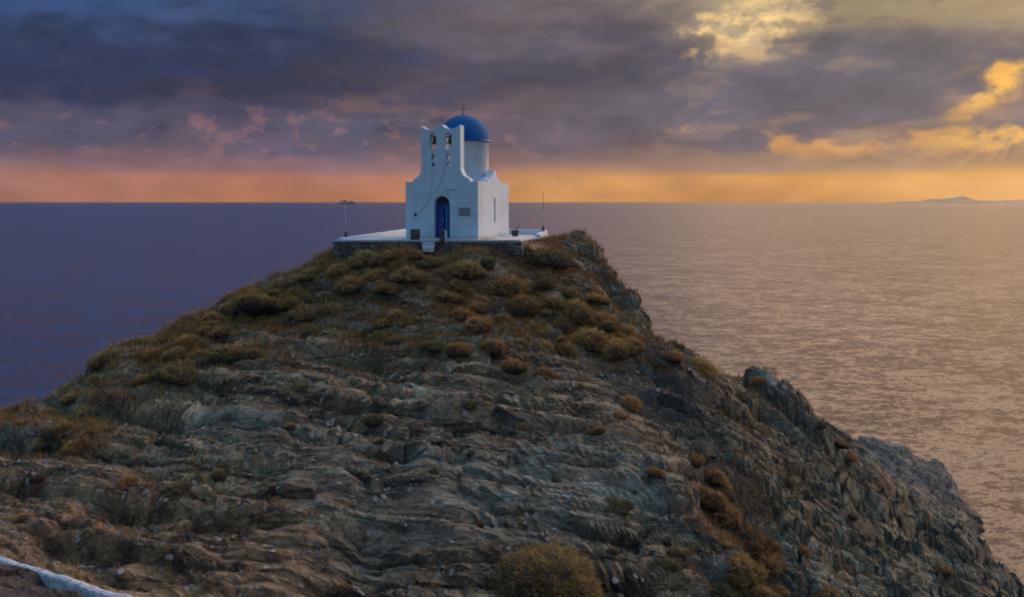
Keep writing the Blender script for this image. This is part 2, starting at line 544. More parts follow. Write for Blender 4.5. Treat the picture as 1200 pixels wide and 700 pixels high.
vein = ss(80,88,gy_)*ss(28,32,gx_) - .9*(1-ss(.6,2.4,np.hypot((gx_-6.2-.5*(gy_-41.5))/1.3,(gy_-41.2)/1.6)+.5*fbm(gx_*.6,gy_*.6,o=2,s=19)))
warm = ss(-1,-11,gx_)*ss(37,30,gy_)
vein = vein + 0*warm
earth = (1-ss(-.3,.3,(gx_+9.3)*.62+(gy_-21.3)*.55+.3*fbm(gx_*.8,gy_*.8,o=2,s=8)))*(1-ss(9,14,np.hypot(gx_+10,gy_-14)))
ny, nx = gx_.shape
me = bpy.data.meshes.new('hill_terrain')
co = np.stack([TX, TY, TZ], -1).reshape(-1, 3).astype(np.float32)
me.vertices.add(ny*nx); me.vertices.foreach_set('co', co.ravel())
i0 = (np.arange(ny-1)[:,None]*nx + np.arange(nx-1)[None,:]).ravel()
quads = np.stack([i0, i0+1, i0+nx+1, i0+nx], -1).astype(np.int32)
me.loops.add(quads.size); me.loops.foreach_set('vertex_index', quads.ravel())
me.polygons.add(len(quads)); me.polygons.foreach_set('loop_start', np.arange(0, quads.size, 4, dtype=np.int32))
me.update(calc_edges=True)
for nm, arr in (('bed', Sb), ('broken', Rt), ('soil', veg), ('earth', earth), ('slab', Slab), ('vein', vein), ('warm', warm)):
    a = me.attributes.new(nm, 'FLOAT', 'POINT'); a.data.foreach_set('value', arr.astype(np.float32).ravel())
me.polygons.foreach_set('use_smooth', np.zeros(len(quads), dtype=bool)); me.update()
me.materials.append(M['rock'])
hill = link(bpy.data.objects.new('hill_terrain', me)); tag(hill, kind='structure')
BV = BVHTree.FromPolygons(co[::1].tolist(), quads.tolist())
def ground(x, y):
    h, n, i, d = BV.ray_cast(Vector((x, y, 60)), Vector((0, 0, -1)))
    return (h, n, i) if h else (Vector((x, y, 0)), Vector((0, 0, 1)), 0)

# ------------------------------------------------------------------ sea
def sea():
    m, nt, b = mat('sea_water', .25, (.008, .014, .026))
    b.inputs['IOR'].default_value = 1.333
    c = coord(nt); x, y, z = xyz(nt, c)
    # sea surface slopes: swell, chop and ripples, crests running roughly along x
    tot = None
    for sx, sy, sc, am in ((.045, .06, 1, .30), (.20, .30, 1, .62), (.8, 1.2, 1, .90), (2.6, 3.6, 1, .75)):
        n = noise(nt, vec(nt, x * sx + y * sx * .25, y * sy - x * sy * .12, 0.0), sc, 2, .5, True)
        r, g, bb = xyz(nt, n)
        q = ((r - .5) * am * .7, (g - .5) * am)
        tot = q if tot is None else (tot[0] + q[0], tot[1] + q[1])
    # long lanes of calmer and rougher water
    lane = noise(nt, vec(nt, x * .0035, y * .012, 3.0), 1, 4, .6).ss(.3, .7, .88, 1.1)
    v = vec(nt, tot[0] * lane, tot[1] * lane, 1.0)
    n = nt.nodes.new('ShaderNodeVectorMath'); n.operation = 'NORMALIZE'; nt.links.new(v.k, n.inputs[0])
    nt.links.new(n.outputs[0], b.inputs['Normal'])
    bm = bmesh.new(); R = 30000
    bm.faces.new([bm.verts.new(p) for p in ((-R, -R, 0), (R, -R, 0), (R, R, 0), (-R, R, 0))])
    o = mesh_obj('sea', bm, m); tag(o, kind='structure')
sea()

# distant islands on the right of the horizon
def islands():
    m, nt, b = mat('hazed_island_rock', .95); c = coord(nt)
    setc(nt, b, noise(nt, c, .002, 5).ramp([(.3, (.42, .27, .12)), (.7, (.55, .36, .18))]))  # haze is painted into the colour: lightened and warmed so the islands look faint
    for k, (x0, x1, y0, hmax) in enumerate(((6200, 7900, 16000, 120), (7300, 14500, 17500, 200))):
        bm = bmesh.new(); n = 60; rows = 9; grid = []
        for i in range(n + 1):
            t = i / n; x = x0 + (x1 - x0) * t
            env = math.sin(math.pi * t) ** .7
            prof = float(fbm(np.array([t * 5 + k * 9.]), np.array([.3 + k]), o=4, s=7)[0])
            h = hmax * env * (.55 + .8 * prof + (.12 * math.exp(-((t - .62) / .12) ** 2) if k == 0 else .5 * t))
            col = []
            for j in range(rows):
                u = j / (rows - 1); yy = y0 + (u - .5) * 1600
                z = h * math.sin(math.pi * u) * (1 + .3 * float(fbm(np.array([t * 14.]), np.array([u * 4.]), o=3, s=9)[0])) - 6
                col.append(bm.verts.new((x, yy, z)))
            grid.append(col)
        for A, B in zip(grid, grid[1:]):
            for j in range(rows - 1): bm.faces.new((A[j], B[j], B[j + 1], A[j + 1]))
        o = mesh_obj('island', bm, m); tag(o, kind='structure')
islands()

# ------------------------------------------------------------------ terrace
ZT = 30.25
TP = [(-8.1, 45.35), (0.35, 45.35), (1.95, 52.4), (-5.6, 54.6)]
def terrace():
    root = empty('terrace', (-3, 49, 29)); inv = Matrix.Translation((3, -49, -29))
    tag(root, 'low stone walled terrace with white paving under the chapel', 'terrace')
    def prism(bm, pts, z0, z1):
        a = [bm.verts.new((x, y, z0)) for x, y in pts]; b = [bm.verts.new((x, y, z1)) for x, y in pts]
        n = len(pts)
        bm.faces.new(a[::-1]); bm.faces.new(b)
        for i in range(n): bm.faces.new((a[i], a[(i + 1) % n], b[(i + 1) % n], b[i]))
    bm = bmesh.new()
    # retaining wall: uneven stone face, built as rows of bulging courses round the edge
    prism(bm, TP, 28.3, ZT - .07)
    rng = random.Random(3)
    for (x0, y0), (x1, y1) in zip(TP, TP[1:] + TP[:1]):
        L = math.hypot(x1 - x0, y1 - y0); a = math.atan2(y1 - y0, x1 - x0); nxx, nyy = math.sin(a), -math.cos(a)
        z = ZT - .08
        while z > 28.9:
            h = rng.uniform(.11, .2); t = 0
            while t < L - .1:
                w = min(rng.uniform(.18, .5), L - t); cx, cy = x0 + (x1 - x0) * (t + w / 2) / L, y0 + (y1 - y0) * (t + w / 2) / L
                pr = rng.uniform(-.02, .045)
                box(bm, (cx + nxx * pr, cy + nyy * pr, z - h / 2), (w - .02, .16, h - .015), a + rng.uniform(-.03, .03), .022)
                t += w
            z -= h
    bm.transform(inv); mesh_obj('retaining_wall', bm, M['stone'], root)
    bm = bmesh.new(); cx = sum(p[0] for p in TP) / 4; cy = sum(p[1] for p in TP) / 4
    prism(bm, [(cx + (x - cx) * 1.004, cy + (y - cy) * 1.004 ) for x, y in TP], ZT - .068, ZT)
    bm.transform(inv); mesh_obj('paving', bm, M['floor'], root)
    bm = bmesh.new()
    def run(p, q, h0, h1, th):
        L = math.hypot(q[0] - p[0], q[1] - p[1]); a = math.atan2(q[1] - p[1], q[0] - p[0]); n = max(2, int(L / .5))
        nx_, ny_ = -math.sin(a) * th / 2, math.cos(a) * th / 2
        rows = []
        for i in range(n + 1):
            t = i / n; x = p[0] + (q[0] - p[0]) * t; y = p[1] + (q[1] - p[1]) * t; h = h0 + (h1 - h0) * t + rng.uniform(-.012, .012)
            rows.append([bm.verts.new(c) for c in ((x - nx_, y - ny_, ZT + .002), (x - nx_, y - ny_, ZT + h - .03), (x - nx_ * .7, y - ny_ * .7, ZT + h), (x + nx_ * .7, y + ny_ * .7, ZT + h), (x + nx_, y + ny_, ZT + h - .03), (x + nx_, y + ny_, ZT + .002))])
        for A, B in zip(rows, rows[1:]):
            for j in range(6): bm.faces.new((A[j], A[(j + 1) % 6], B[(j + 1) % 6], B[j]))
        bm.faces.new(rows[0]); bm.faces.new(rows[-1][::-1])
    run((-7.85, 45.6), (-5.5, 54.3), .08, .28, .24)
    run((-5.35, 54.25), (1.75, 52.2), .28, .27, .24)
    run((1.72, 51.9), (1.25, 49.4), .25, .12, .24)
    bm.transform(inv); mesh_obj('parapet', bm, M['white'], root)
    bm = bmesh.new()
    box(bm, (-3.78, 45.12, ZT - .22), (.56, .42, .24), 0, .03)
    box(bm, (-3.78, 44.93, ZT - .42), (.50, .36, .22), 0, .03)
    bm.transform(inv); mesh_obj('entrance_steps', bm, M['floor'], root)
terrace()

def stone_pier(name, x, y, w, d, h, label, white_side=False):
    root = empty(name, (x, y, ZT)); tag(root, label, 'pier', 'stone piers by the terrace steps')
    bm = bmesh.new(); rng = random.Random(int(w * 1000)); z = -.12
    while z < h - .05:
        hh = min(rng.uniform(.10, .16), h - z)
        for i in range(2):
            box(bm, ((i - .5) * w / 2 + rng.uniform(-.01, .01), rng.uniform(-.01, .01), z + hh / 2), (w / 2 - .01 + rng.uniform(-.02, .03), d + rng.uniform(-.03, .03), hh - .01), rng.uniform(-.06, .06), .02)
        z += hh
    mesh_obj('stonework', bm, M['stone'], root)
    bm = bmesh.new(); box(bm, (0, 0, h + .022), (w + .05, d + .05, .05), .03, .015); mesh_obj('cap_stone', bm, M['stone'], root)
    if white_side:
        bm = bmesh.new(); box(bm, (w / 2 + .045, 0, h / 2 - .05), (.07, d, h + .08), 0, .012); mesh_obj('painted_side', bm, M['white'], root)
stone_pier('stone_pier', -4.42, 45.55, .40, .34, .44, 'squat dark brown stone pier left of the chapel door')
stone_pier('stone_pier', -3.17, 45.25, .24, .30, .42, 'narrow stone pier with a white side before the blue door', True)

# ------------------------------------------------------------------ chapel
def chapel():
    th = RAD(17); C = Vector((-1.5636, 46.0)); axv = Vector((math.cos(th), -math.sin(th))); W_, L_ = 3.6, 4.78
    o = C - axv * W_
    root = empty('chapel', (o.x, o.y, ZT), -th)
    tag(root, 'small whitewashed Greek chapel with blue dome and twin bell gable on the summit', 'chapel')
    I = Matrix.Identity(4); w = M['white']; T = .5
    xl = [(0, 0), (1.43, 0)]
    # lower front wall with shoulders; the door opening is open to the ground
    sh = [(.38, 2.66), (.38, 2.74), (.50, 2.80), (.50, 2.93)]
    left = [(0, 2.66)] + sh[0:1] + [(.40, 2.78)] + arc((.40, 2.78), (.79, 3.26), -.10) + [(.79, 3.26)]
    right = [(2.75, 3.26)] + arc((2.75, 3.26), (3.16, 2.80), -.10) + [(3.16, 2.80), (3.20, 2.66), (3.6, 2.66)]
    door = [(1.43, 0)] + [(1.82 - .39 * math.cos(math.pi * k / 14), 1.60 + .39 * math.sin(math.pi * k / 14)) for k in range(15)] + [(2.21, 0)]
    ol = [(0, -.25), (1.43, -.25)] + door + [(2.21, -.25), (3.6, -.25)] + right[::-1] + left[::-1]
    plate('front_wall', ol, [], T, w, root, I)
    # bell gable
    def dips(x0, x1, za, zb, sag): return [(x0, za)] + arc((x0, za), (x1, zb), sag)
    top = [(2.75, 5.24), (2.70, 5.24)] + arc((2.70, 5.24), (1.96, 5.16), .13) + [(1.96, 5.16)] + arc((1.96, 5.16), (1.56, 5.16), -.13) + [(1.56, 5.16)] + arc((1.56, 5.16), (.84, 5.22), .13) + [(.84, 5.22), (.79, 5.22)]
    ol = [(.79, 3.26), (2.75, 3.26)] + top
    holes = [arch(1.24, 1.56, 4.14, 4.90), arch(2.0, 2.32, 4.14, 4.90), arch(1.30, 1.50, 3.66, 3.92, 6), arch(2.06, 2.26, 3.66, 3.92, 6), arch(1.32, 1.50, 3.36, 3.54, 6), arch(2.07, 2.25, 3.36, 3.54, 6)]
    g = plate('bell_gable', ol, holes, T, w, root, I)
    for x in (1.40, 2.16):
        bm = bmesh.new(); lathe(bm, [(0, .02), (.045, .015), (.075, -.03), (.09, -.13), (.105, -.21), (.145, -.27), (.14, -.285), (.11, -.27), (.09, -.20), (0, -.06)], (x, .22, 4.68), 20)
        b = mesh_obj('bell', bm, M['bronze'], root, True)
        bm = bmesh.new(); tube(bm, [(x, .22, 4.55), (x, .22, 4.34)], .012, 6); bmesh.ops.create_icosphere(bm, subdivisions=2, radius=.028, matrix=Matrix.Translation((x, .22, 4.35))); mesh_obj('clapper', bm, M['iron'], b)
        bm = bmesh.new(); box(bm, (x, .22, 4.73), (.33, .06, .06), 0, .008); tube(bm, [(x, .22, 4.70), (x, .22, 4.67)], .02, 6); mesh_obj('headstock', bm, M['iron'], b)
    # ropes run from both bells down the front to a hook
    bm = bmesh.new()
    tube(bm, [(1.40, .20, 4.34), (1.39, -.02, 4.12), (1.36, -.025, 3.2), (1.33, -.03, 2.35), (1.22, -.035, 1.98), (.98, -.04, 1.55), (.72, -.04, 1.27), (.52, -.035, 1.14)],   .008, 6)
    tube(bm, [(2.16, .20, 4.34), (2.13, -.02, 4.12), (1.95, -.025, 3.2), (1.72, -.03, 2.45), (1.34, -.035, 2.02), (1.0, -.045, 1.53), (.52, -.04, 1.12)], .009, 6)
    mesh_obj('bell_rope', bm, M['rope'], root)
    bm = bmesh.new(); box(bm, (.51, -.03, 1.12), (.10, .06, .16), 0, .01); tube(bm, [(.51, -.05, 1.16), (.51, -.12, 1.13), (.51, -.12, 1.20)], .012, 6); mesh_obj('rope_hook', bm, M['iron'], root)
    bm = bmesh.new(); tube(bm, [(1.98, .02, 2.26), (2.05, -.14, 2.28), (2.35, -.30, 2.27), (2.66, -.38, 2.24)], .013, 6); mesh_obj('lamp_arm', bm, M['iron'], root)
    # door recess: closed leaf, open leaf, fanlight
    fr = bmesh.new(); box(fr, (1.455, .30, .78), (.05, .08, 1.56)); box(fr, (2.185, .30, .78), (.05, .08, 1.56)); box(fr, (1.82, .30, 1.585), (.68, .08, .05)); mesh_obj('door_frame', fr, M['door'], root)
    def leaf(name_, x0, m, hinge=None, ang=0):
        bm = bmesh.new(); box(bm, (.1675, 0, .78), (.335, .035, 1.54), 0, .004)
        for zz, hh in ((.36, .50), (1.08, .70)):
            box(bm, (.1675, -.022, zz), (.22, .02, hh), 0, .008)
            box(bm, (.1675, -.034, zz), (.15, .012, hh - .1), 0, .005)
        bm.transform(Matrix.Translation((x0, .30, .0)) @ Matrix.Rotation(ang, 4, 'Z'))
        l = mesh_obj(name_, bm, m, root)
        return l
    l1 = leaf('door', 1.482, M['door'])
    bm = bmesh.new(); tube(bm, [(1.775, .285, .82), (1.775, .235, .82), (1.775, .235, .90)], .012, 6); box(bm, (1.775, .262, .86), (.05, .015, .16)); mesh_obj('handle', bm, M['pole'], l1)
    l2 = leaf('door', 2.158, M['leaf'], ang=RAD(180 + 62)); l2['label'] = 'paler blue door leaf standing open'
    bm = bmesh.new(); n = 14; z0 = 1.613
    vs = [bm.verts.new((1.82 + .36 * math.cos(math.pi * k / n), .30, z0 + .36 * math.sin(math.pi * k / n))) for k in range(n + 1)]
    bm.faces.new(vs); r = bmesh.ops.extrude_face_region(bm, geom=list(bm.faces)); bmesh.ops.translate(bm, vec=(0, .03, 0), verts=[v for v in r['geom'] if isinstance(v, bmesh.types.BMVert)])
    fl = mesh_obj('fanlight', bm, M['glass'], root)
    bm = bmesh.new()
    for a in (45, 90, 135): tube(bm, [(1.82, .285, z0), (1.82 + .36 * math.cos(RAD(a)), .285, z0 + .36 * math.sin(RAD(a)))], .012, 5)
    mesh_obj('glazing_bar', bm, M['door'], fl)
    bm = bmesh.new(); box(bm, (1.82, .1, .0), (.80, .55, .06), 0, .01); mesh_obj('doorstep', bm, w, root)
    # marble plaque with worn lines of writing
    bm = bmesh.new(); box(bm, (2.95, -.016, 1.27), (.58, .045, .38), 0, .008); pl = mesh_obj('plaque', bm, M['plaque'], root)
    bm = bmesh.new(); rg = random.Random(5)
    for r_ in range(5):
        x = 2.72
        while x < 3.16:
            ww = rg.uniform(.02, .06); box(bm, (x + ww / 2, -.0405, 1.40 - r_ * .065), (ww, .004, .022)); x += ww + .02
    mesh_obj('inscription', bm, M['letter'], pl)
    # side walls: stepped curved gables
    def side(off, name_):
        out = [(T, -.25), (L_, -.25), (L_, 2.64), (3.62, 2.64), (3.58, 2.70)] + arc((3.58, 2.70), (2.62, 3.24), .12) + [(2.62, 3.24), (2.44, 3.24)] + arc((2.44, 3.24), (1.42, 2.74), .12) + [(1.42, 2.74), (1.36, 2.66), (T, 2.66)]
        hole = [(2.40, .72), (2.60, .72), (2.60, 1.86), (2.50, 1.94), (2.40, 1.86)]
        mt = Matrix.Translation((off, 0, 0)) @ Matrix.Rotation(RAD(90), 4, 'Z')
        p = plate(name_, out, [hole], .35, w, root, mt)
        return p
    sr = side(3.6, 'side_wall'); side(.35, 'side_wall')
    for xx in (3.36, .24):
        bm = bmesh.new(); box(bm, (xx, 2.5, 1.32), (.03, .26, 1.30)); wn = mesh_obj('slit_window', bm, M['glass'], root)
        bm = bmesh.new(); box(bm, (xx + (.02 if xx > 2 else -.02), 2.5, 1.32), (.02, .015, 1.24)); mesh_obj('window_bar', bm, M['iron'], wn)
    bm = bmesh.new(); box(bm, (1.8, L_ - .18, 1.19), (2.9, .34, 2.88)); mesh_obj('rear_wall', bm, w, root)
    bm = bmesh.new(); box(bm, (1.8, 2.49, 2.40), (2.9, 3.96, .16)); 
    # crossing vaults behind the gables
    def vault(along_x):
        n = 14; rr = .80; zc = 2.12; A = []; a0, a1 = (.36, 3.24) if along_x else (.52, 4.42)
        for e in (a0, a1):
            A.append([bm.verts.new(((e, 2.5 + rr * math.cos(math.pi * k / n), zc + rr * math.sin(math.pi * k / n)) if along_x else (1.8 + rr * .98 * math.cos(math.pi * k / n), e, zc + .985 * rr * math.sin(math.pi * k / n)))) for k in range(n + 1)])
        for k in range(n): bm.faces.new((A[0][k], A[0][k + 1], A[1][k + 1], A[1][k]))
        bm.faces.new(A[0][::-1]); bm.faces.new(A[1])
    vault(True); vault(False)
    mesh_obj('roof', bm, w, root)
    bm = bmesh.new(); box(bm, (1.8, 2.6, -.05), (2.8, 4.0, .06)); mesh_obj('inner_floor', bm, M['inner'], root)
    # drum and dome
    D = (1.93, 2.75)
    bm = bmesh.new(); lathe(bm, [(1.22, 2.35), (1.22, 4.54), (1.30, 4.58), (1.30, 4.60), (0, 4.60)], (*D, 0), 48); d = mesh_obj('drum', bm, w, root)
    for p in d.data.polygons: p.use_smooth = abs(p.normal.z) < .3
    bm = bmesh.new(); lathe(bm, [(1.20, 4.602), (1.375, 4.602), (1.39, 4.64), (1.375, 4.685), (1.20, 4.69)], (*D, 0), 48); mesh_obj('dome_rim', bm, M['door'], root, False)
    bm = bmesh.new(); n = 18; lathe(bm, [(1.28 * math.cos(math.pi / 2 * k / n), 4.66 + 1.27 * math.sin(math.pi / 2 * k / n)) for k in range(n)] + [(0, 5.93)], (*D, 0), 48); mesh_obj('dome', bm, M['blue'], root, True)
    def cross(x, y, z, h, aw, t):
        bm = bmesh.new(); box(bm, (x, y, z + h / 2), (t, t, h)); box(bm, (x, y, z + h * .64), (aw, t * .95, t * .95))
        for q in ((x, z + h), (x - aw / 2, z + h * .64), (x + aw / 2, z + h * .64)): bmesh.ops.create_icosphere(bm, subdivisions=1, radius=t * .95, matrix=Matrix.Translation((q[0], y, q[1])))
        lathe(bm, [(0, -.02), (.05, -.02), (.06, .02), (.03, .06), (0, .07)], (x, y, z), 10)
        return mesh_obj('cross', bm, M['iron'], root)
    cross(*D, 5.93, .44, .26, .036); cross(1.76, .25, 5.28, .34, .18, .02)
chapel()

# ------------------------------------------------------------------ small things on the terrace
def pole(x, y, z, h, label, lamp):
    r = empty('pole', (x, y, z)); tag(r, label, 'pole')
    bm = bmesh.new(); tube(bm, [(0, 0, 0), (0, 0, h)], .024, 10, .018); mesh_obj('shaft', bm, M['pole'], r, True)
    bm = bmesh.new(); box(bm, (0, 0, .03), (.2, .2, .06), 0, .01); box(bm, (0, 0, .14), (.1, .1, .18), 0, .01); mesh_obj('foot', bm, M['iron'], r)
    bm = bmesh.new()
    if lamp: lathe(bm, [(0, 0), (.05, .0), (.06, .04), (.03, .08), (0, .09)], (0, 0, h), 12)
    else: tube(bm, [(0, 0, h), (0, 0, h + .9)], .012, 6, .007)
    mesh_obj('cap' if lamp else 'mast_tip', bm, M['iron'], r)
pole(-7.72, 46.3, ZT + .10, 1.62, 'thin pale pole at the left corner of the terrace', True)
pole(1.60, 51.2, ZT + .24, 1.05, 'thin grey mast with a dark tip right of the chapel', False)
def pot():
    r = empty('plant_pot', (.15, 49.9, ZT)); tag(r, 'small dark pot with a dry stick by the chapel rear corner', 'plant pot')
    bm = bmesh.new(); lathe(bm, [(0, 0), (.13, 0), (.19, .14), (.20, .26), (.22, .30), (.18, .30), (.16, .24), (0, .24)], (0, 0, 0), 20); mesh_obj('pot', bm, M['clay'], r, True)
    bm = bmesh.new()
    for a, l in ((.5, .42), (-.2, .22), (1.5, .2), (3, .16)): tube(bm, [(0, 0, .2), (.12 * math.cos(a), .12 * math.sin(a), .2 + l * .5), (.30 * math.cos(a) * l / .4, .3 * math.sin(a) * l / .4, .2 + l)], .02, 6, .008)
    mesh_obj('stem', bm, M['twig'], r)
pot()

# ship on the horizon
def haze():
    m = bpy.data.materials.new('sea_air'); m.use_nodes = True; nt = m.node_tree
    nt.nodes.remove(nt.nodes['Principled BSDF']); v = nt.nodes.new('ShaderNodeVolumePrincipled')
    v.inputs['Color'].default_value = (.92, .92, .94, 1); v.inputs['Density'].default_value = 6e-6; v.inputs['Anisotropy'].default_value = .75
    nt.links.new(v.outputs[0], nt.nodes['Material Output'].inputs['Volume'])
    bm = bmesh.new(); box(bm, (0, 0, 290), (61000, 61000, 620)); o = mesh_obj('haze', bm, m); tag(o, kind='stuff')
haze()
def ship():
    r = empty('passenger_ship', (-1960, 11900, 0), RAD(4)); tag(r, 'tiny far ship on the horizon left of the chapel', 'ship')
    sm = mat('ship_paint', .6, (.45, .43, .42))[0]; hm = mat('ship_hull_paint', .6, (.10, .10, .13))[0]
    bm = bmesh.new(); prof = [(-95, 14), (-90, -2), (84, -2), (100, 17), (60, 13), (-60, 13)]
    n = len(prof)
    for sgn, wd in ((1, 13),):
        a = [bm.verts.new((x, -wd * (1 - max(0, (x - 40) / 62) ** 2 * .9), z)) for x, z in prof]; b = [bm.verts.new((x, wd * (1 - max(0, (x - 40) / 62) ** 2 * .9), z)) for x, z in prof]
        bm.faces.new(a); bm.faces.new(b[::-1])
        for i in range(n): bm.faces.new((a[i], b[i], b[(i + 1) % n], a[(i + 1) % n]))
    mesh_obj('hull', bm, hm, r)
    bm = bmesh.new(); box(bm, (0, 0, 17), (150, 22, 8), 0, 1); box(bm, (-58, 0, 25), (34, 20, 9), 0, 1); box(bm, (45, 0, 27), (60, 20, 13), 0, 1); mesh_obj('superstructure', bm, sm, r)
    bm = bmesh.new(); box(bm, (-58, 0, 38), (16, 10, 18), 0, 1.5); mesh_obj('funnel', bm, hm, r)
    bm = bmesh.new(); tube(bm, [(62, 0, 33), (62, 0, 56)], 2.2, 6, .8); mesh_obj('mast', bm, sm, r)
ship()

# ------------------------------------------------------------------ whitewashed edging of the path, lower left
def kerb():
    pts = [(-17.5, 25.6), (-15.3, 25.4), (-13.2, 24.7), (-11.7, 23.7), (-10.5, 22.6), (-9.3, 21.3), (-8.2, 20.1), (-7.3, 18.9), (-6.6, 17.3), (-6.1, 15.3), (-5.8, 13), (-5.2, 10)]
    px = []; 
    for a, b in zip(pts, pts[1:]):
        for k in range(6): px.append((a[0] + (b[0] - a[0]) * k / 6, a[1] + (b[1] - a[1]) * k / 6))
    rg = random.Random(2)
    hs = [ground(x, y)[0].z for x, y in px]
    mx = [max(hs[max(0, i - 3):i + 4]) for i in range(len(hs))]
    sm = [sum(mx[max(0, i - 12):i + 13]) / len(mx[max(0, i - 12):i + 13]) for i in range(len(hs))]
    bm = bmesh.new(); rows = []
    for i, (x, y) in enumerate(px):
        q = px[min(i + 1, len(px) - 1)]; p = px[max(i - 1, 0)]; a = math.atan2(q[1] - p[1], q[0] - p[0]); nx_, ny_ = -math.sin(a), math.cos(a)
        z = sm[i] - .02; w1, w2 = .115 + rg.uniform(-.02, .02), .115 + rg.uniform(-.025, .025); j = rg.uniform(-.02, .02)
        prof = [(-w1 - .03, -.5), (-w1, .04), (-w1 * .75, .10), (0, .125), (w2 * .75, .10), (w2, .04), (w2 + .03, -.5)]
        rows.append([bm.verts.new((x + nx_ * o, y + ny_ * o, z + h + j + rg.uniform(-.008, .008))) for o, h in prof])
    for A, B in zip(rows, rows[1:]):
        for j in range(6): bm.faces.new((A[j], A[j + 1], B[j + 1], B[j]))
    bm.faces.new(rows[0]); bm.faces.new(rows[-1][::-1])
    o = mesh_obj('path_edging', bm, stained('limewashed_edging', (.66, .68, .72), (.24, .22, .20), .9, 8, .9, 1, .05, 12))
    tag(o, 'rough whitewashed stone edging curving along the path at the lower left', 'kerb')
kerb()

# ------------------------------------------------------------------ shrubs
def cushion(name, n, seed, lobes, squash, blade, wid):
    """low thorny cushion: n fine blades standing on a lumpy dome of unit diameter"""
    rg = np.random.default_rng(seed)
    L = [(rg.uniform(-.26, .26), rg.uniform(-.26, .26), rg.uniform(.16, .30), rg.uniform(.75, 1.15)) for _ in range(lobes)] + [(rg.uniform(-.3, .3), rg.uniform(-.3, .3), rg.uniform(.09, .15), rg.uniform(.9, 1.3)) for _ in range(4)] + [(0, 0, .32, 1.0)]
    # pick lobes by surface
    wts = np.array([l[2] ** 2 for l in L]); k = rg.choice(len(L), n, p=wts / wts.sum())
    Lc = np.array(L)[k]
    th = rg.uniform(0, 2 * np.pi, n); cz = rg.uniform(-.15, 1, n); sz = np.sqrt(1 - cz * cz)
    d = np.stack([sz * np.cos(th), sz * np.sin(th), cz], -1)
    rad = Lc[:, 2] * (1 + .16 * np.sin(d[:, 0] * 9 + seed) * np.cos(d[:, 1] * 8 + 2 * seed))
    base = np.stack([Lc[:, 0] + d[:, 0] * rad * .93, Lc[:, 1] + d[:, 1] * rad * .93, d[:, 2] * rad * squash * Lc[:, 3] * .93], -1)
    dr = d + rg.normal(0, .45, (n, 3)); dr[:, 2] = np.abs(dr[:, 2]) * .9 + .15; dr /= np.linalg.norm(dr, axis=1)[:, None]
    ln = blade * (rg.uniform(.5, 1.3, n) + 1.1 * (rg.random(n) > .93))[:, None]
    side = np.cross(dr, rg.normal(0, 1, (n, 3))); side /= np.linalg.norm(side, axis=1)[:, None]
    w = wid * rg.uniform(.6, 1.4, n)[:, None]
    a = base - side * w - dr * ln * .35; b = base + side * w - dr * ln * .35; c = base + dr * ln * .65
    vb = np.concatenate([a, b, c]); fb = np.stack([np.arange(n), np.arange(n) + n, np.arange(n) + 2 * n], -1)
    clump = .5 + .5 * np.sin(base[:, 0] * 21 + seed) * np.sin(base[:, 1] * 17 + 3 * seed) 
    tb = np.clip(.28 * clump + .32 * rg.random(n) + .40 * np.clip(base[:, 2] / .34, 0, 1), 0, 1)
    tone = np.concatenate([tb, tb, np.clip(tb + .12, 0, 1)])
    # woody core
    bm = bmesh.new()
    for lx, ly, lr, lh in L:
        r = bmesh.ops.create_icosphere(bm, subdivisions=2, radius=1)
        for v in r['verts']:
            v.co = Vector((lx + v.co.x * lr * .90, ly + v.co.y * lr * .90, v.co.z * lr * .86 * squash * lh))
    cv = np.array([v.co[:] for v in bm.verts]); bm.verts.index_update(); cf = [[v.index + 3 * n for v in f.verts] for f in bm.faces]; bm.free()
    me = bpy.data.meshes.new(name)
    me.from_pydata(np.concatenate([vb, cv]).tolist(), [], fb.tolist() + cf)
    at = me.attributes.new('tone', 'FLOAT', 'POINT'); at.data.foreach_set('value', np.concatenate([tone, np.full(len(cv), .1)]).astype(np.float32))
    return me, n
